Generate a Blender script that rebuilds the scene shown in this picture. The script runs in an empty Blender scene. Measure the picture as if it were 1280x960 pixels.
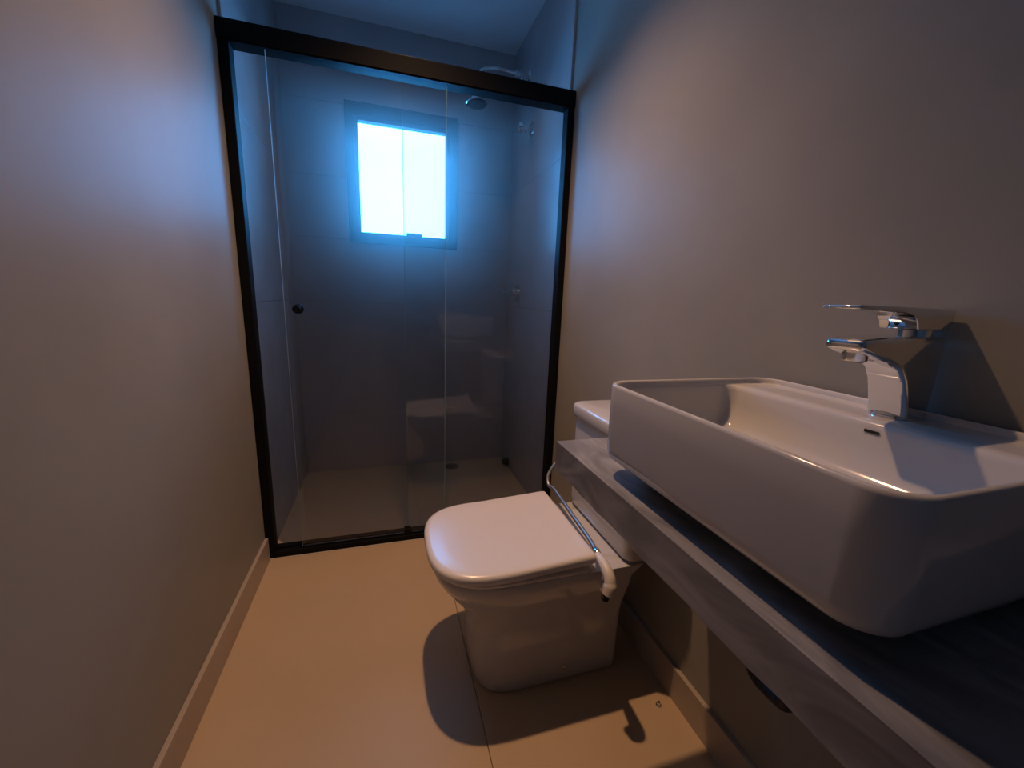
import bpy, bmesh, math
from mathutils import Vector, Matrix

# ------------------------------------------------------------------ camera, world, lights, exposure
SC = bpy.context.scene
COL = SC.collection
W = 1.236      # room width  (x)
D = 0.83       # far face of the shower (y); the screen stands at y = 0
YN = -2.45     # wall behind the camera
H = 2.43       # ceiling height

def make_camera():
    yaw, pitch, roll, F = 0.30680, -0.20871, 0.04014, 503.97
    f = Vector((math.sin(yaw)*math.cos(pitch), math.cos(yaw)*math.cos(pitch), math.sin(pitch)))
    r = Vector((math.cos(yaw), -math.sin(yaw), 0)); u = r.cross(f)
    c, s = math.cos(roll), math.sin(roll)
    R, U = c*r + s*u, -s*r + c*u
    cam = bpy.data.cameras.new('camera'); cam.sensor_width = 36; cam.lens = F/1280*36
    cam.clip_start = 0.02
    o = bpy.data.objects.new('camera', cam)
    m = Matrix((R, U, -f)).transposed().to_4x4(); m.translation = Vector((0.4852, -1.7030, 1.0782))
    o.matrix_world = m; COL.objects.link(o); SC.camera = o
make_camera()

world = bpy.data.worlds.new('overcast_sky'); SC.world = world; world.use_nodes = True
bg = world.node_tree.nodes['Background']
bg.inputs['Color'].default_value = (0.057, 0.39, 1.0, 1)
bg.inputs['Strength'].default_value = 26.0

def light(name, kind, loc, energy, color, **kw):
    l = bpy.data.lights.new(name, kind); l.energy = energy; l.color = color
    for k, v in kw.items(): setattr(l, k, v)
    o = bpy.data.objects.new(name, l); o.location = loc; COL.objects.link(o); return o
pt = light('window_portal', 'AREA', (0.6, D+0.12, 1.69), 1, (1, 1, 1), shape='RECTANGLE', size=0.5, size_y=0.6)
pt.rotation_euler = (math.radians(-90), 0, 0); pt.data.cycles.is_portal = True
LAMP = (0.62, -0.545, H-0.012)
light('downlight_lamp', 'SPOT', LAMP, 88, (1.0, 0.56, 0.30), spot_size=math.radians(106), spot_blend=1.0, shadow_soft_size=0.022)

FILL_LAMP = (0.62, 0.24, H-0.012)
light('added_shower_fill', 'SPOT', FILL_LAMP, 6.5, (1.0, 0.82, 0.64), spot_size=math.radians(130), spot_blend=1.0, shadow_soft_size=0.022)  # added fill lamp, lifts the shower floor and ceiling
SC.view_settings.view_transform = 'Standard'; SC.view_settings.look = 'None'
SC.view_settings.gamma = 1; SC.view_settings.use_curve_mapping = False
SC.view_settings.exposure = 0.0
SC.cycles.max_bounces = 12; SC.cycles.transparent_max_bounces = 16
SC.cycles.caustics_reflective = True
SC.cycles.sample_clamp_indirect = 6.0
SC.cycles.use_denoising = True

# ------------------------------------------------------------------ materials
def mat(name, color, rough=0.5, metal=0.0, spec=0.5, noise=None, bump=None, coat=0.0):
    m = bpy.data.materials.new(name); m.use_nodes = True
    nt = m.node_tree; b = nt.nodes['Principled BSDF']
    b.inputs['Base Color'].default_value = (*color, 1); b.inputs['Roughness'].default_value = rough
    b.inputs['Metallic'].default_value = metal; b.inputs['Specular IOR Level'].default_value = spec
    b.inputs['Coat Weight'].default_value = coat
    if noise or bump:
        g = nt.nodes.new('ShaderNodeNewGeometry')
    if noise:      # (scale, colour two, detail)
        sc, c2, det = noise
        n = nt.nodes.new('ShaderNodeTexNoise'); n.inputs['Scale'].default_value = sc; n.inputs['Detail'].default_value = det
        nt.links.new(g.outputs['Position'], n.inputs['Vector'])
        r = nt.nodes.new('ShaderNodeValToRGB'); r.color_ramp.elements[0].position = 0.35; r.color_ramp.elements[1].position = 0.68
        r.color_ramp.elements[0].color = (*color, 1); r.color_ramp.elements[1].color = (*c2, 1)
        nt.links.new(n.outputs['Fac'], r.inputs['Fac']); nt.links.new(r.outputs['Color'], b.inputs['Base Color'])
    if bump:       # (scale, strength)
        n = nt.nodes.new('ShaderNodeTexNoise'); n.inputs['Scale'].default_value = bump[0]; n.inputs['Detail'].default_value = 4
        nt.links.new(g.outputs['Position'], n.inputs['Vector'])
        bp = nt.nodes.new('ShaderNodeBump'); bp.inputs['Strength'].default_value = bump[1]; bp.inputs['Distance'].default_value = 0.002
        nt.links.new(n.outputs['Fac'], bp.inputs['Height']); nt.links.new(bp.outputs['Normal'], b.inputs['Normal'])
    return m

M_PAINT = mat('satin_wall_paint', (0.285, 0.275, 0.247), 0.42, spec=0.12, noise=(2.2, (0.325, 0.314, 0.282), 3), bump=(60, 0.10))
M_CEIL = mat('ceiling_paint', (0.85, 0.85, 0.85), 0.7)
M_TILE = mat('grey_porcelain', (0.42, 0.42, 0.425), 0.22, noise=(5, (0.47, 0.47, 0.475), 6))
M_GROUT = mat('grout', (0.40, 0.35, 0.29), 0.8)
M_FLOOR = mat('beige_porcelain', (0.50, 0.38, 0.25), 0.38, noise=(2.5, (0.55, 0.42, 0.28), 7), bump=(25, 0.05))
M_BASE = mat('beige_skirting', (0.40, 0.34, 0.28), 0.4, noise=(6, (0.45, 0.385, 0.32), 5))
M_SILL = mat('pale_threshold', (0.62, 0.56, 0.47), 0.35)
M_BLACK = mat('black_aluminium', (0.006, 0.007, 0.009), 0.5, spec=0.10)
M_RUBBER = mat('black_rubber', (0.010, 0.010, 0.011), 0.6)
M_CERAM = mat('white_ceramic', (0.58, 0.575, 0.57), 0.10, coat=0.3)
M_SEAT = mat('white_seat_plastic', (0.76, 0.73, 0.71), 0.24)
M_CHROME = mat('chrome', (0.78, 0.79, 0.80), 0.06, metal=1.0)
M_HOSE = mat('braided_steel', (0.45, 0.455, 0.46), 0.45, metal=1.0)
M_PLASTIC = mat('ivory_plastic', (0.72, 0.68, 0.62), 0.35)
M_DARK = mat('dark_hole', (0.01, 0.01, 0.01), 0.8)

def stone():
    m = bpy.data.materials.new('veined_grey_stone'); m.use_nodes = True
    nt = m.node_tree; b = nt.nodes['Principled BSDF']
    g = nt.nodes.new('ShaderNodeNewGeometry')
    n = nt.nodes.new('ShaderNodeTexNoise'); n.inputs['Scale'].default_value = 7; n.inputs['Detail'].default_value = 8; n.inputs['Distortion'].default_value = 1.6
    mp = nt.nodes.new('ShaderNodeMapping'); mp.inputs['Rotation'].default_value = (0.3, 0.4, 0.5); mp.inputs['Scale'].default_value = (2.6, 0.8, 2.0)
    nt.links.new(g.outputs['Position'], mp.inputs['Vector']); nt.links.new(mp.outputs['Vector'], n.inputs['Vector'])
    r = nt.nodes.new('ShaderNodeValToRGB'); e = r.color_ramp.elements
    e[0].position = 0.30; e[0].color = (0.135, 0.135, 0.145, 1); e[1].position = 0.72; e[1].color = (0.33, 0.33, 0.34, 1)
    k = e.new(0.5); k.color = (0.20, 0.20, 0.21, 1)
    nt.links.new(n.outputs['Fac'], r.inputs['Fac']); nt.links.new(r.outputs['Color'], b.inputs['Base Color'])
    b.inputs['Roughness'].default_value = 0.38
    return m
M_STONE = stone()

def glass(name, tint, fres=1.0):
    m = bpy.data.materials.new(name); m.use_nodes = True
    nt = m.node_tree; nt.nodes.clear()
    out = nt.nodes.new('ShaderNodeOutputMaterial'); mix = nt.nodes.new('ShaderNodeMixShader')
    fr = nt.nodes.new('ShaderNodeFresnel'); fr.inputs['IOR'].default_value = 1.45
    tr = nt.nodes.new('ShaderNodeBsdfTransparent'); tr.inputs['Color'].default_value = (*tint, 1)
    gl = nt.nodes.new('ShaderNodeBsdfGlossy'); gl.inputs['Roughness'].default_value = 0.0
    mm = nt.nodes.new('ShaderNodeMath'); mm.operation = 'MULTIPLY'; mm.inputs[1].default_value = fres
    nt.links.new(fr.outputs[0], mm.inputs[0]); nt.links.new(mm.outputs[0], mix.inputs[0])
    nt.links.new(tr.outputs[0], mix.inputs[1]); nt.links.new(gl.outputs[0], mix.inputs[2]); nt.links.new(mix.outputs[0], out.inputs[0])
    return m
M_GLASS = glass('smoked_shower_glass', (0.985, 0.99, 0.99), 0.8)
M_PANE = glass('window_glass', (0.97, 0.98, 0.98))
M_EDGE = mat('glass_edge', (0.25, 0.45, 0.42), 0.15)
def edge_glass():
    m = bpy.data.materials.new('lit_glass_edge'); m.use_nodes = True; nt = m.node_tree; nt.nodes.clear()
    t = nt.nodes.new('ShaderNodeBsdfTranslucent'); t.inputs[0].default_value = (0.92, 0.96, 0.95, 1)
    nt.links.new(t.outputs[0], nt.nodes.new('ShaderNodeOutputMaterial').inputs[0]); return m
M_LITEDGE = edge_glass()  # pale translucent copy of the glass edge, imitates the window light it catches
def emit(name, col, s):
    m = bpy.data.materials.new(name); m.use_nodes = True; nt = m.node_tree; nt.nodes.clear()
    e = nt.nodes.new('ShaderNodeEmission'); e.inputs[0].default_value = (*col, 1); e.inputs[1].default_value = s
    nt.links.new(e.outputs[0], nt.nodes.new('ShaderNodeOutputMaterial').inputs[0]); return m
M_LAMP = emit('lit_diffuser', (1.0, 0.62, 0.36), 25)

# ------------------------------------------------------------------ helpers
def link_mesh(name, bm, m, parent=None, smooth=False, bevel=0, origin=None, seg=2):
    bmesh.ops.recalc_face_normals(bm, faces=bm.faces)
    if parent is not None: org = parent_world(parent)
    elif origin is not None: org = Vector(origin)
    else:
        xs = [v.co for v in bm.verts]
        org = Vector(((min(v.x for v in xs)+max(v.x for v in xs))/2, (min(v.y for v in xs)+max(v.y for v in xs))/2, min(v.z for v in xs)))
    bmesh.ops.translate(bm, verts=bm.verts, vec=-org)
    me = bpy.data.meshes.new(name); bm.to_mesh(me); bm.free()
    if smooth:
        for p in me.polygons: p.use_smooth = True
        me.set_sharp_from_angle(angle=math.radians(smooth if smooth is not True else 40))
    me.materials.append(m)
    o = bpy.data.objects.new(name, me); COL.objects.link(o)
    if parent is not None: o.parent = parent
    else: o.location = org
    if bevel:
        b = o.modifiers.new('bevel', 'BEVEL'); b.width = bevel; b.segments = seg; b.limit_method = 'ANGLE'; b.angle_limit = math.radians(35)
        b.harden_normals = False
        for p in me.polygons: p.use_smooth = True
        me.set_sharp_from_angle(angle=math.radians(40)) if not smooth else None
    return o
def parent_world(o):
    v = Vector(o.location)
    while o.parent is not None:
        o = o.parent; v += Vector(o.location)
    return v
def add_box(bm, x0, x1, y0, y1, z0, z1):
    vs = [bm.verts.new(c) for c in ((x0,y0,z0),(x1,y0,z0),(x1,y1,z0),(x0,y1,z0),(x0,y0,z1),(x1,y0,z1),(x1,y1,z1),(x0,y1,z1))]
    for q in ((0,3,2,1),(4,5,6,7),(0,1,5,4),(1,2,6,5),(2,3,7,6),(3,0,4,7)): bm.faces.new([vs[i] for i in q])
def box(name, b, m, parent=None, bevel=0):
    bm = bmesh.new(); add_box(bm, *b); return link_mesh(name, bm, m, parent, bevel=bevel)
def rrect(x0, x1, y0, y1, r0, r1=None, n=7):
    """ring, radius r0 at the low-x corners and r1 at the high-x corners"""
    r1 = r0 if r1 is None else r1
    out = []
    for cx, cy, r, a in ((x1-r1, y1-r1, r1, 0), (x0+r0, y1-r0, r0, 90), (x0+r0, y0+r0, r0, 180), (x1-r1, y0+r1, r1, 270)):
        for i in range(n+1):
            t = math.radians(a + 90*i/n); out.append((cx+r*math.cos(t), cy+r*math.sin(t)))
    return out
def dring(xf, xb, yc, hw, a=0.20, n=2.6, rb=0.02, k=14):
    """D-shaped ring: superelliptic front towards -x, square back"""
    out = []
    for i in range(k*2+1):
        t = math.pi/2 + math.pi*i/(2*k)
        c, s = math.cos(t), math.sin(t)
        out.append((xf+a-a*abs(c)**(2/n), yc+hw*math.copysign(abs(s)**(2/n), s)))
    for i in range(5):
        t = math.radians(-90+90*i/4); out.append((xb-rb+rb*math.cos(t), yc-hw+rb+rb*math.sin(t)))
    for i in range(5):
        t = math.radians(90*i/4); out.append((xb-rb+rb*math.cos(t), yc+hw-rb+rb*math.sin(t)))
    return out
def loft(bm, rings, cap0=True, cap1=True):
    """rings: list of (ring2d, z or function)"""
    L = []
    for ring, z in rings:
        L.append([bm.verts.new((x, y, z(x, y) if callable(z) else z)) for x, y in ring])
    n = len(L[0])
    for a, b in zip(L, L[1:]):
        for i in range(n):
            j = (i+1) % n; bm.faces.new((a[i], a[j], b[j], b[i]))
    for c, R in ((cap0, L[0]), (cap1, L[-1])):
        if c:
            ctr = bm.verts.new(sum((v.co for v in R), Vector())/n)
            for i in range(n): bm.faces.new((R[i], R[(i+1) % n], ctr))
def tube(bm, pts, r, seg=14, sub=8, caps=True):
    P = [Vector(p) for p in pts]; out = []
    if len(P) > 2:
        for i in range(len(P)-1):
            p0, p1, p2, p3 = P[max(i-1, 0)], P[i], P[i+1], P[min(i+2, len(P)-1)]
            for k in range(sub):
                t = k/sub
                out.append(0.5*((2*p1)+(p2-p0)*t+(2*p0-5*p1+4*p2-p3)*t*t+(3*p1-p0-3*p2+p3)*t**3))
        out.append(P[-1])
    else: out = P
    rr = r if callable(r) else (lambda t: r)
    up = Vector((0.13, 0.21, 0.97)); prev = None
    for i, p in enumerate(out):
        d = (out[min(i+1, len(out)-1)]-out[max(i-1, 0)]).normalized()
        a = d.cross(up); a = a.normalized() if a.length > 1e-4 else d.orthogonal().normalized()
        b = d.cross(a); up = -b if b.dot(up) < 0 else b
        a = d.cross(up).normalized(); b = d.cross(a)
        q = rr(i/(len(out)-1))
        ring = [bm.verts.new(p+q*(a*math.cos(2*math.pi*k/seg)+b*math.sin(2*math.pi*k/seg))) for k in range(seg)]
        if prev:
            for k in range(seg): bm.faces.new((prev[k], prev[(k+1) % seg], ring[(k+1) % seg], ring[k]))
        elif caps: bm.faces.new(ring[::-1])
        prev = ring
    if caps: bm.faces.new(prev)
def lathe(bm, prof, org, axis, seg=32):
    """prof: list of (radius, distance along axis)"""
    ax = Vector(axis).normalized(); a = ax.orthogonal().normalized(); b = ax.cross(a); org = Vector(org); prev = None
    for r, h in prof:
        c = org+ax*h
        ring = [c] if r < 1e-6 else [c+r*(a*math.cos(2*math.pi*k/seg)+b*math.sin(2*math.pi*k/seg)) for k in range(seg)]
        ring = [bm.verts.new(v) for v in ring]
        if prev:
            if len(prev) == 1 and len(ring) > 1:
                for k in range(seg): bm.faces.new((prev[0], ring[k], ring[(k+1) % seg]))
            elif len(ring) == 1 and len(prev) > 1:
                for k in range(seg): bm.faces.new((prev[k], prev[(k+1) % seg], ring[0]))
            elif len(ring) > 1:
                for k in range(seg): bm.faces.new((prev[k], prev[(k+1) % seg], ring[(k+1) % seg], ring[k]))
        prev = ring
def turned(name, prof, org, axis, m, parent=None, seg=32):
    bm = bmesh.new(); lathe(bm, prof, org, axis, seg); return link_mesh(name, bm, m, parent, smooth=True)
def pipe(name, pts, r, m, parent=None, **k):
    bm = bmesh.new(); tube(bm, pts, r, **k); return link_mesh(name, bm, m, parent, smooth=True)
def thing(name, label, cat, loc, group=None):
    o = bpy.data.objects.new(name, None); o.empty_display_size = 0.05; COL.objects.link(o); o.location = loc
    return tag(o, label, cat, group)
def tag(o, label, cat, group=None):
    o['label'] = label; o['category'] = cat
    if group: o['group'] = group
    return o
def struct(o, label, cat):
    o['kind'] = 'structure'; return tag(o, label, cat)

# ------------------------------------------------------------------ room shell
T = 0.12
fl = struct(box('floor', (-T, W+T, YN-T, D+T, -0.10, -0.008), M_GROUT), 'beige porcelain floor running from bathroom into shower', 'floor')
def tiles(parent, rects, fn, m, bevel=0.0012):
    for r in rects:
        box('tile', fn(*r), m, parent, bevel=bevel)
J = 0.0007
tiles(fl, [(0, .70, YN, -1.25), (.70, W, YN, -1.25), (0, .70, -1.25, -.03), (.70, W, -1.25, -.03), (0, .62, .03, D), (.62, W, .03, D)],
      lambda x0, x1, y0, y1: (x0+J, x1-J, y0+J, y1-J, -0.009, 0), M_FLOOR)
struct(box('ceiling', (-T, W+T, YN-T, D+T, H, H+0.1), M_CEIL), 'plain pale plaster ceiling', 'ceiling')
wl = struct(box('wall_left', (-T, 0, YN-T, D+T, -0.1, H), M_PAINT), 'grey painted left wall, tiled inside the shower', 'wall')
wr = struct(box('wall_right', (W, W+T, YN-T, D+T, -0.1, H), M_PAINT), 'grey painted right wall behind basin and toilet', 'wall')
struct(box('wall_near', (0, W, YN-T, YN, -0.1, H), M_PAINT), 'painted wall behind the viewer', 'wall')
# far wall with the window hole
wx0, wx1, wz0, wz1 = 0.322, 0.888, 1.365, 2.035
bm = bmesh.new()
add_box(bm, 0, wx0, D, D+T, -0.1, H); add_box(bm, wx1, W, D, D+T, -0.1, H)
add_box(bm, wx0, wx1, D, D+T, -0.1, wz0); add_box(bm, wx0, wx1, D, D+T, wz1, H)
wf = struct(link_mesh('wall_far', bm, M_GROUT), 'tiled far wall of the shower around a small window', 'wall')
TT = 0.009
rows = [(0, .374), (.374, 1.027), (1.027, 1.68), (1.68, H)]
for z0, z1 in rows:
    for y0, y1 in ((0.012, D),):
        box('tile', (0, TT, y0+J, y1-J, z0+J, z1-J), M_TILE, wl, bevel=0.001)
        box('tile', (W-TT, W, y0+J, y1-J, z0+J, z1-J), M_TILE, wr, bevel=0.001)
def wall_piece(x0, x1, z0, z1):
    box('tile', (x0+J, x1-J, D-TT, D, z0+J, z1-J), M_TILE, wf, bevel=0.001)
wall_piece(TT, W-TT, 0, .374); wall_piece(TT, W-TT, .374, 1.027)
wall_piece(TT, W-TT, 1.027, wz0); 
wall_piece(TT, wx0, wz0, 1.68); wall_piece(wx1, W-TT, wz0, 1.68)
wall_piece(TT, wx0, 1.68, wz1); wall_piece(wx1, W-TT, 1.68, wz1); wall_piece(TT, W-TT, wz1, H)

def skirting(name, x0, x1, y0, y1, label):
    o = box(name, (x0, x1, y0, y1, 0, 0.098), M_BASE, bevel=0.0015); struct(o, label, 'skirting')
skirting('baseboard_left', 0, 0.013, YN, -0.032, 'beige porcelain skirting along the left wall')
skirting('baseboard_right', W-0.013, W, YN, -0.032, 'beige porcelain skirting behind the toilet')
struct(box('trim_1', (0, W, -0.034, 0.030, -0.005, 0.003), M_SILL, bevel=0.001), 'pale stone threshold strip under the shower screen', 'threshold')

# ------------------------------------------------------------------ window
win = thing('window_1', 'small bright window in black frame high on shower far wall', 'window', (0.605, D, wz0)); win['kind'] = 'structure'
def frame(bm, x0, x1, z0, z1, y0, y1, w):
    wl_, wr_, wb, wt = w
    add_box(bm, x0, x0+wl_, y0, y1, z0, z1); add_box(bm, x1-wr_, x1, y0, y1, z0, z1)
    add_box(bm, x0+wl_, x1-wr_, y0, y1, z0, z0+wb); add_box(bm, x0+wl_, x1-wr_, y0, y1, z1-wt, z1)
bm = bmesh.new(); frame(bm, .306, .902, 1.350, 2.053, D-0.024, D-TT+0.0005, (.045, .045, .045, .06))
link_mesh('window_casing', bm, M_BLACK, win, bevel=0.0015)
bm = bmesh.new(); frame(bm, wx0, wx1, wz0, wz1, D-0.008, D+0.04, (.045, .052, .045, .062))
link_mesh('window_frame', bm, M_BLACK, win, bevel=0.0015)
for x0, x1, yy in ((.365, .607, D+0.022), (.601, .838, D+0.032)):
    box('pane', (x0, x1, yy, yy+0.006, 1.408, 1.975), M_PANE, win)
box('meeting_strip', (.5995, .6055, D+0.018, D+0.022, 1.408, 1.975), M_PANE, win)
bm = bmesh.new(); add_box(bm, .612, .700, D-0.012, D+0.012, 1.405, 1.424); link_mesh('latch', bm, M_BLACK, win, bevel=0.003)

# ------------------------------------------------------------------ shower screen
scr = thing('shower_screen', 'black framed sliding glass shower screen across the whole room', 'shower screen', (W/2, 0, 0.003))
ZT = 1.90
bm = bmesh.new()
add_box(bm, 0.0005, W-0.0005, -0.030, 0.028, 1.838, ZT); add_box(bm, 0.0005, W-0.0005, -0.033, -0.030, 1.842, ZT-0.003)
link_mesh('top_rail', bm, M_BLACK, scr, bevel=0.002)
bm = bmesh.new(); add_box(bm, 0.0005, W-0.0005, -0.030, 0.022, 0.003, 0.026); add_box(bm, 0.0005, W-0.0005, -0.003, 0.022, 0.026, 0.036)
link_mesh('bottom_rail', bm, M_BLACK, scr, bevel=0.002)
for x0, x1 in ((0.0005, 0.032), (W-0.030, W-0.0005)):
    bm = bmesh.new(); add_box(bm, x0, x1, -0.028, 0.020, 0.026, 1.838); link_mesh('jamb', bm, M_BLACK, scr, bevel=0.002)
def panel(name, x0, x1, y, label):
    g = box(name, (x0, x1, y-0.004, y+0.004, 0.034, 1.845), M_GLASS, scr); g['label'] = label
    return g
sl = panel('glass_door', 0.132, 0.720, -0.014, 'sliding glass pane with a small black knob')
box('polished_edge', (0.1304, 0.1319, -0.018, -0.010, 0.036, 1.838), M_LITEDGE, sl)
box('polished_edge', (0.7200, 0.7215, -0.018, -0.010, 0.036, 1.838), M_EDGE, sl)
fx = panel('fixed_pane', 0.562, W-0.012, 0.010, 'fixed glass pane beside the toilet')
box('polished_edge', (0.5605, 0.562, 0.006, 0.014, 0.036, 1.838), M_EDGE, fx)
bm = bmesh.new()
lathe(bm, [(0, 0), (.013, 0), (.0145, .004), (.0145, .020), (.013, .024), (0, .024)], (.174, -0.018, 1.009), (0, -1, 0), 24)
lathe(bm, [(0, 0), (.016, 0), (.018, .004), (.018, .014), (.016, .018), (0, .018)], (.174, -0.010, 1.009), (0, 1, 0), 24)
link_mesh('knob', bm, M_BLACK, sl, smooth=True)
box('floor_guide', (.542, .572, -0.028, 0.002, 0.026, 0.056), M_BLACK, scr, bevel=0.002)

# ------------------------------------------------------------------ shower fittings
sh = thing('overhead_shower', 'round chrome shower head on curved arm above the glass screen', 'shower head', (W-TT, .54, 2.20))
turned('flange', [(0, 0), (.030, 0), (.030, .004), (.022, .012), (.014, .016), (0, .016)], (W-TT, .54, 2.200), (-1, 0, 0), M_CHROME, sh)
bm = bmesh.new()
lathe(bm, [(0, .014), (.013, .014), (.013, .03), (.019, .034), (.019, .052), (.014, .056), (.014, .068), (.018, .070), (.018, .082), (.010, .086), (0, .086)], (W-TT, .54, 2.200), (-1, 0, 0), 16)
lathe(bm, [(0, 0), (.011, 0), (.011, .03), (.014, .034), (.014, .044), (0, .046)], (W-TT-.045, .54, 2.186), (-.15, 0, -1), 16)
link_mesh('diverter', bm, M_CHROME, sh, smooth=True)
pipe('arm', [(W-TT-.08, .54, 2.200), (1.10, .54, 2.203), (1.03, .54, 2.203), (.975, .54, 2.185), (.955, .54, 2.145), (.950, .535, 2.062)], .0085, M_CHROME, sh)
hd = turned('spray_head', [(0, 0), (.010, 0), (.014, .012), (.018, .020), (.050, .030), (.057, .035), (.057, .043), (.053, .046), (0, .046)], (.950, .537, 2.072), (0.05, -.10, -1), M_CHROME, sh, seg=40)
turned('nozzle_face', [(0, .0462), (.047, .0462), (.047, .0475), (0, .0475)], (.950, .537, 2.072), (0.05, -.10, -1), M_RUBBER, hd, seg=32)

v1 = thing('shower_valve', 'small chrome stop valve high on the right shower wall', 'valve', (W-TT, .455, 1.925))
turned('flange', [(0, 0), (.032, 0), (.032, .005), (.021, .015), (.014, .016), (0, .016)], (W-TT, .455, 1.925), (-1, 0, 0), M_CHROME, v1)
turned('stem', [(0, .011), (.015, .011), (.015, .030), (.023, .032), (.026, .036), (.026, .075), (.022, .080), (0, .080)], (W-TT, .455, 1.925), (-1, 0, 0), M_CHROME, v1, seg=20)
bm = bmesh.new(); tube(bm, [(W-TT-.05, .455, 1.925), (W-TT-.05, .412, 1.885), ], .008, caps=True, seg=12); link_mesh('lever', bm, M_CHROME, v1, smooth=True)
v2 = thing('shower_mixer', 'square chrome shower mixer at waist height on right shower wall', 'mixer', (W-TT, .58, 1.11))
box('plate', (W-TT-.008, W-TT, .545, .625, 1.065, 1.155), M_CHROME, v2, bevel=0.003)
turned('body', [(0, .006), (.020, .006), (.020, .040), (.017, .044), (0, .044)], (W-TT, .585, 1.115), (-1, 0, 0), M_CHROME, v2, seg=24)
bm = bmesh.new(); add_box(bm, W-TT-.105, W-TT-.030, .577, .593, 1.108, 1.121); link_mesh('lever', bm, M_CHROME, v2, bevel=0.003)
cap = turned('outlet_cap', [(0, 0), (.026, 0), (.026, .006), (.020, .008), (.020, .03), (.017, .034), (0, .034)], (W-TT, .665, .035), (-1, 0, 0), M_RUBBER, None, seg=24)
tag(cap, 'round black cap low on the shower wall by the floor', 'cap')
dr = thing('floor_drain', 'round dark drain in the shower floor near the far corner', 'drain', (.868, .735, 0))
turned('rim', [(.038, 0.0002), (.038, .002), (.043, .004), (.052, .003), (.053, .0002)], (.868, .735, 0), (0, 0, 1), M_CHROME, dr, seg=36)
bm = bmesh.new(); lathe(bm, [(0, .0015), (.038, .0015), (.038, .0003), (0, .0003)], (.868, .735, 0), (0, 0, 1), 36); link_mesh('grate', bm, M_DARK, dr)
bm = bmesh.new()
for i in range(-3, 4):
    w = math.sqrt(.036**2-(i*.010)**2); add_box(bm, .868-w, .868+w, .735+i*.010-.002, .735+i*.010+.002, .0015, .003)
link_mesh('grate_bars', bm, M_CHROME, dr)

# ------------------------------------------------------------------ toilet
YC = -0.695
toi = thing('toilet', 'white close-coupled toilet with closed lid beside the glass screen', 'toilet', (0.9, YC, 0))
XB = 1.128
prof = [  # z, front x, half width, superellipse n, a
    (0.0005, .712, .134, 3.0, .13), (.006, .702, .138, 3.0, .13), (.04, .697, .138, 3.0, .13), (.10, .693, .138, 2.9, .13), (.16, .690, .139, 2.8, .14), (.20, .681, .142, 2.7, .15),
    (.235, .672, .149, 2.6, .16), (.265, .650, .158, 2.6, .17), (.295, .627, .168, 2.6, .18), (.325, .606, .177, 2.7, .19), (.350, .593, .182, 2.8, .195), (.370, .587, .184, 2.8, .20), (.378, .590, .182, 2.8, .20), (.380, .597, .176, 2.8, .20)]
bm = bmesh.new()
loft(bm, [(dring(xf, XB+max(0, (z-.352))*1.4, YC, hw, a, n, .022), z) for z, xf, hw, n, a in prof])
link_mesh('bowl', bm, M_CERAM, toi, smooth=50)
st = bmesh.new()
loft(st, [(dring(.586+i, .992-i*.5, YC, .186-i, .20, 2.8, .02), z) for z, i in ((.3805, .006), (.383, .001), (.390, .0), (.3935, .004))])
link_mesh('seat', st, M_SEAT, toi, smooth=40)
lift = lambda x: .016*max(0, (x-.70)/.31)**2
ld = bmesh.new()
def ldz(z): return lambda x, y: z+lift(x)
loft(ld, [(dring(.574+i, .998-i*.6, YC, .190-i, .20, 3.0, .012), ldz(z)) for z, i in ((.3955, .006), (.3975, .001), (.402, 0), (.412, .0005), (.4165, .003), (.4195, .008), (.421, .016))] +
     [(dring(.574+i, .998-i*.35, YC, .190-i, .20*(1-i/.30), 3.0, .012), ldz(.4212)) for i in (.05, .10, .15)])
link_mesh('lid', ld, M_SEAT, toi, smooth=50)
for s in (-1, 1):
    bm = bmesh.new(); lathe(bm, [(0, -.018), (.010, -.018), (.012, -.014), (.012, .014), (.010, .018), (0, .018)], (1.010, YC+s*.075, .394), (0, 1, 0), 16)
    link_mesh('hinge', bm, M_SEAT, toi, smooth=True)
# cistern
ty0, ty1 = YC-.187, YC+.187
bm = bmesh.new()
loft(bm, [(rrect(1.090+i, W-.006, ty0+i, ty1-i, .030, .012), z) for z, i in ((.3855, .010), (.389, .004), (.397, .001), (.42, .0), (.55, -.001), (.702, -.002))])
link_mesh('cistern', bm, M_CERAM, toi, smooth=50)
bm = bmesh.new()
loft(bm, [(rrect(1.076+i, W-.003, ty0-.007+i, ty1+.007-i, .032, .012), z) for z, i in ((.7045, .008), (.706, .003), (.712, .0), (.738, .0), (.744, .002), (.748, .007), (.7495, .015))])
cl = link_mesh('cistern_lid', bm, M_CERAM, toi, smooth=50)
turned('flush_button', [(0, .7495), (.026, .7495), (.026, .753), (.022, .755), (0, .755)], (1.155, YC, 0), (0, 0, 1), M_CHROME, cl)
turned('screw_cap', [(0, 0), (.0085, 0), (.0085, .002), (.006, .0035), (0, .0035)], (.952, YC-.1385, .045), (0, -1, 0), M_CHROME, toi, seg=18)
turned('screw_cap', [(0, 0), (.0085, 0), (.0085, .002), (.006, .0035), (0, .0035)], (.952, YC+.1385, .045), (0, 1, 0), M_CHROME, toi, seg=18)

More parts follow.
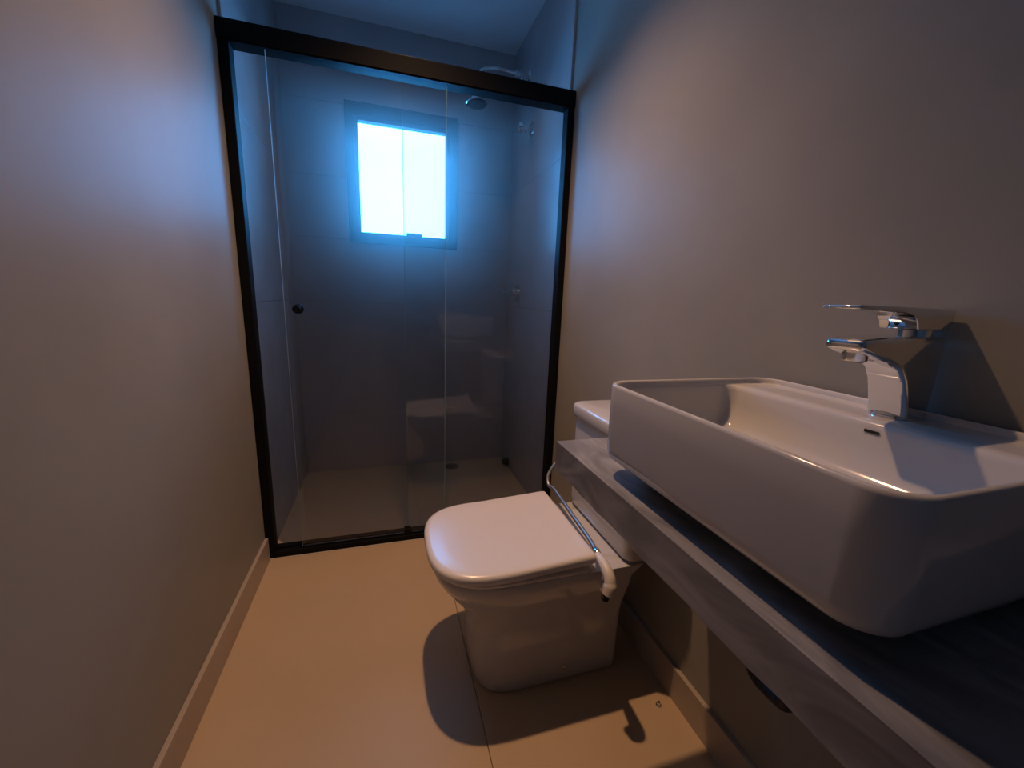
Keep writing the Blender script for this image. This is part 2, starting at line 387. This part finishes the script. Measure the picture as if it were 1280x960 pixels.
# ------------------------------------------------------------------ bidet spray resting on the toilet
bs = thing('bidet_sprayer', 'hand bidet spray with chrome hose lying between toilet lid and cistern', 'sprayer', (1.02, -.88, .39))
pipe('hose', [(W-.03, -.425, .47), (1.16, -.425, .51), (1.085, -.43, .505), (1.040, -.44, .46), (1.030, -.465, .43), (1.035, -.50, .430), (1.036, -.56, .425), (1.032, -.66, .419), (1.026, -.76, .418), (1.018, -.82, .420), (1.011, -.852, .422)],
     .0065, M_HOSE, bs, sub=10)
turned('hose_nut', [(0, 0), (.0095, 0), (.0105, .003), (.0105, .016), (.009, .019), (0, .019)], (1.0125, -.848, .423), (-.25, -1, -.05), M_CHROME, bs, seg=12)
hb = pipe('sprayer_body', [(1.008, -.866, .420), (1.006, -.890, .421), (1.004, -.915, .418), (1.004, -.936, .406), (1.002, -.946, .388), (.999, -.948, .370)],
     lambda t: .0105+.0045*math.sin(min(1, t*1.15)*math.pi*.5)+(.002 if t > .75 else 0), M_PLASTIC, bs, sub=6, seg=18)
turned('nozzle', [(0, 0), (.0080, 0), (.0080, .014), (.010, .016), (.010, .021), (.007, .022), (0, .022)], (.998, -.946, .370), (-.25, .30, -1), M_RUBBER, hb, seg=18)
bm = bmesh.new(); tube(bm, [(1.000, -.918, .402), (.990, -.928, .388), (.986, -.932, .368)], .0032, seg=8); link_mesh('trigger', bm, M_CHROME, hb, smooth=True)
vv = thing('hose_valve', 'small chrome angle valve on the wall beyond the cistern', 'valve', (W, -.425, .47))
turned('flange', [(0, 0), (.022, 0), (.020, .006), (.010, .009), (0, .009)], (W, -.425, .47), (-1, 0, 0), M_CHROME, vv, seg=20)
turned('stem', [(0, .008), (.009, .008), (.009, .034), (0, .036)], (W, -.425, .47), (-1, 0, 0), M_CHROME, vv, seg=14)
fb = turned('floor_bolt', [(0, 0), (.008, 0), (.008, .003), (.005, .005), (.005, .010), (.004, .012), (0, .012)], (1.176, -.972, 0), (0, 0, 1), M_CHROME, None, seg=6)
tag(fb, 'tiny chrome bolt on the floor by the right skirting', 'bolt')

# ------------------------------------------------------------------ countertop
CZ = 0.777; CX = 0.836; CY = -0.935
ct = thing('countertop', 'veined grey stone vanity top with front apron under the basin', 'countertop', (1.0, -1.5, CZ-.063))
box('slab', (CX+.0200, W, YN, CY-.0200, CZ-.020, CZ), M_STONE, ct)
def wavy(bm, a, b, n, x0, x1, zt, zb, amp, along):
    """apron strip with a slightly uneven lower edge"""
    prev = None
    for i in range(n+1):
        t = a+(b-a)*i/n
        z = zb+amp*(math.sin(t*41)+.6*math.sin(t*97+1))*.5
        c = [(x0, t), (x1, t)] if along == 'y' else [(t, x0), (t, x1)]
        ring = [bm.verts.new((c[0][0], c[0][1], zt)), bm.verts.new((c[1][0], c[1][1], zt)), bm.verts.new((c[1][0], c[1][1], z)), bm.verts.new((c[0][0], c[0][1], z))]
        if prev:
            for k in range(4): bm.faces.new((prev[k], prev[(k+1) % 4], ring[(k+1) % 4], ring[k]))
        else: bm.faces.new(ring)
        prev = ring
    bm.faces.new(prev)
bm = bmesh.new(); wavy(bm, YN, CY, 80, CX, CX+.0200, CZ, CZ-.064, .0022, 'y'); link_mesh('front_apron', bm, M_STONE, ct)
bm = bmesh.new(); wavy(bm, CX+.0200, W, 12, CY-.0200, CY, CZ, CZ-.064, .0015, 'x'); link_mesh('side_apron', bm, M_STONE, ct)

# ------------------------------------------------------------------ basin
BX0, BX1, BY0, BY1, RZ = .851, 1.226, -1.532, -1.086, .943
ba = thing('basin', 'white rectangular vessel basin standing on the grey countertop', 'basin', (1.04, -1.32, CZ))
bm = bmesh.new(); R0 = []
def br(i, r): return rrect(BX0+i, BX1-i, BY0+i, BY1-i, r, r, 10)
for z, i in ((CZ+.0004, .070), (CZ+.005, .062), (CZ+.014, .046), (CZ+.021, .028), (CZ+.027, .016), (CZ+.033, .0075), (CZ+.038, .003), (CZ+.045, .001), (CZ+.053, 0), (.90, -.0005), (.938, -.001), (.9415, 0.0), (.943, .0025), (.943, .0045), (.9415, .0065), (.938, .0075), (.934, .0085)):
    R0.append((br(i, .040-i*.2), z))
def inner(i, xm, r): return rrect(BX0+.009+i, xm-i*.6, BY0+.009+i, BY1-.009-i, r, max(.012, r*.7), 10)
R0.append((inner(0, 1.205, .031), .9325))
for z, i, xm in ((.932, .0005, 1.150), (.931, .001, 1.132), (.928, .0015, 1.128), (.922, .002, 1.126), (.90, .004, 1.124), (.88, .007, 1.120), (.865, .014, 1.116), (.854, .026, 1.112), (.848, .042, 1.108), (.8455, .06, 1.105), (.8435, .09, 1.10), (.842, .13, 1.09)):
    R0.append((inner(i, xm, max(.02, .033-i*.08)), z))
loft(bm, R0); link_mesh('bowl', bm, M_CERAM, ba, smooth=60)
turned('drain_plug', [(0, .8415), (.030, .8415), (.031, .844), (.028, .846), (0, .847)], (1.0, -1.32, 0), (0, 0, 1), M_CHROME, ba, seg=28)
bm = bmesh.new()
add_box(bm, 1.1225, 1.1235, -1.352, -1.334, .9155, .9195); link_mesh('overflow_slot', bm, M_DARK, ba)

# ------------------------------------------------------------------ faucet
FY = -1.325
fa = thing('faucet', 'chrome single-lever mixer tap standing on the basin ledge', 'faucet', (1.185, FY, .9325))
def extrude_profile(name, pts, y0, y1, m, parent, bevel):
    bm = bmesh.new(); a = [bm.verts.new((x, y0, z)) for x, z in pts]; b = [bm.verts.new((x, y1, z)) for x, z in pts]; n = len(pts)
    bm.faces.new(a); bm.faces.new(b[::-1])
    for i in range(n): bm.faces.new((a[i], b[i], b[(i+1) % n], a[(i+1) % n]))
    return link_mesh(name, bm, m, parent, bevel=bevel, seg=3)
extrude_profile('body', [(1.173, .9325), (1.220, .9325), (1.222, .99), (1.223, 1.050), (1.11, 1.048), (1.060, 1.044), (1.058, 1.031), (1.072, 1.026), (1.118, 1.014), (1.142, 1.003), (1.155, .987), (1.163, .966), (1.169, .95)],
                FY-.025, FY+.024, M_CHROME, fa, 0.006)
turned('base_ring', [(0, 0), (.029, 0), (.029, .0025), (.025, .005), (0, .005)], (1.194, FY, .9328), (0, 0, 1), M_CHROME, fa)
ae = turned('aerator', [(0, 0), (.0145, 0), (.0145, .020), (.013, .022), (0, .022)], (1.086, FY, 1.036), (0, 0, -1), M_CHROME, fa, seg=28)
turned('aerator_screen', [(0, .0222), (.011, .0222), (.011, .0228), (0, .0228)], (1.086, FY, 1.036), (0, 0, -1), M_RUBBER, ae, seg=20)
turned('cartridge', [(0, 0), (.0195, 0), (.0195, .012), (0, .012)], (1.196, FY, 1.048), (0, 0, 1), M_CHROME, fa)
lv = extrude_profile('lever', [(1.158, 1.058), (1.225, 1.058), (1.229, 1.0875), (1.042, 1.0875), (1.040, 1.0825), (1.120, 1.080), (1.146, 1.076), (1.154, 1.068)], FY-.024, FY+.023, M_CHROME, fa, 0.0022)
turned('hot_cold_mark', [(0, 0), (.003, 0), (.003, .001), (0, .001)], (1.1555, FY, 1.066), (-1, 0, .1), M_RUBBER, lv, seg=12)

# ------------------------------------------------------------------ waste pipe
si = thing('waste_trap', 'black flexible waste pipe looping to the wall under the countertop', 'pipe', (1.04, -1.30, CZ-.03))
turned('tailpiece', [(0, 0), (.032, 0), (.032, .006), (.017, .010), (.017, .09), (.022, .094), (.022, .115), (0, .115)], (1.04, -1.32, CZ-.0205), (0, 0, -1), M_CHROME, si)
pipe('flexible_pipe', [(1.04, -1.32, CZ-.13), (1.05, -1.335, .58), (1.08, -1.340, .50), (1.12, -1.315, .425), (1.155, -1.264, .380), (1.172, -1.214, .368), (1.180, -1.184, .402), (1.190, -1.172, .45), (1.205, -1.170, .50), (W-.012, -1.170, .53)],
     lambda t: .0125+.0012*math.sin(t*2*math.pi*64), M_RUBBER, si, sub=30, seg=14)
turned('wall_flange', [(0, 0), (.034, 0), (.032, .006), (.018, .010), (0, .010)], (W, -1.170, .53), (-1, 0, 0), M_RUBBER, si)

# ------------------------------------------------------------------ ceiling lights
def downlight(loc, label, m=M_LAMP):
    d = thing('downlight', label, 'ceiling light', (loc[0], loc[1], H))
    turned('trim_ring', [(.034, 0), (.050, 0), (.050, .003), (.046, .005), (.036, .002)], (loc[0], loc[1], H), (0, 0, -1), M_CEIL, d)
    turned('diffuser', [(0, .0006), (.034, .0006), (.034, .0012), (0, .0012)], (loc[0], loc[1], H), (0, 0, -1), m, d)
downlight(LAMP, 'round warm recessed ceiling light over the toilet')
M_FILL_LAMP = emit('added_fill_diffuser', (1.0, 0.8, 0.6), 3)
downlight(FILL_LAMP, 'added unseen ceiling light filling the shower', M_FILL_LAMP)  # fixture made up to go with the added shower fill

# ------------------------------------------------------------------ added scatter volume, imitates glare around the window
GLARE_DENSITY = 0.55
if GLARE_DENSITY:
    bm = bmesh.new()
    foot = [(.145, .0185), (W-TT-.002, .0185), (W-TT-.002, D-.027), (TT+.002, D-.027), (TT+.002, .64)]
    lo = [bm.verts.new((x, y, .005)) for x, y in foot]; hi = [bm.verts.new((x, y, 1.836)) for x, y in foot]
    bm.faces.new(lo[::-1]); bm.faces.new(hi)
    for k in range(5): bm.faces.new((lo[k], lo[(k+1) % 5], hi[(k+1) % 5], hi[k]))
    hz = link_mesh('glare', bm, M_CEIL)
    m = bpy.data.materials.new('glare_volume'); m.use_nodes = True; nt = m.node_tree; nt.nodes.clear()
    v = nt.nodes.new('ShaderNodeVolumeScatter'); v.inputs['Density'].default_value = GLARE_DENSITY; v.inputs['Anisotropy'].default_value = 0.60
    nt.links.new(v.outputs[0], nt.nodes.new('ShaderNodeOutputMaterial').inputs['Volume'])
    hz.data.materials[0] = m; hz['kind'] = 'stuff'; tag(hz, 'added volume for window haze inside the shower behind the glass screen', 'glare')
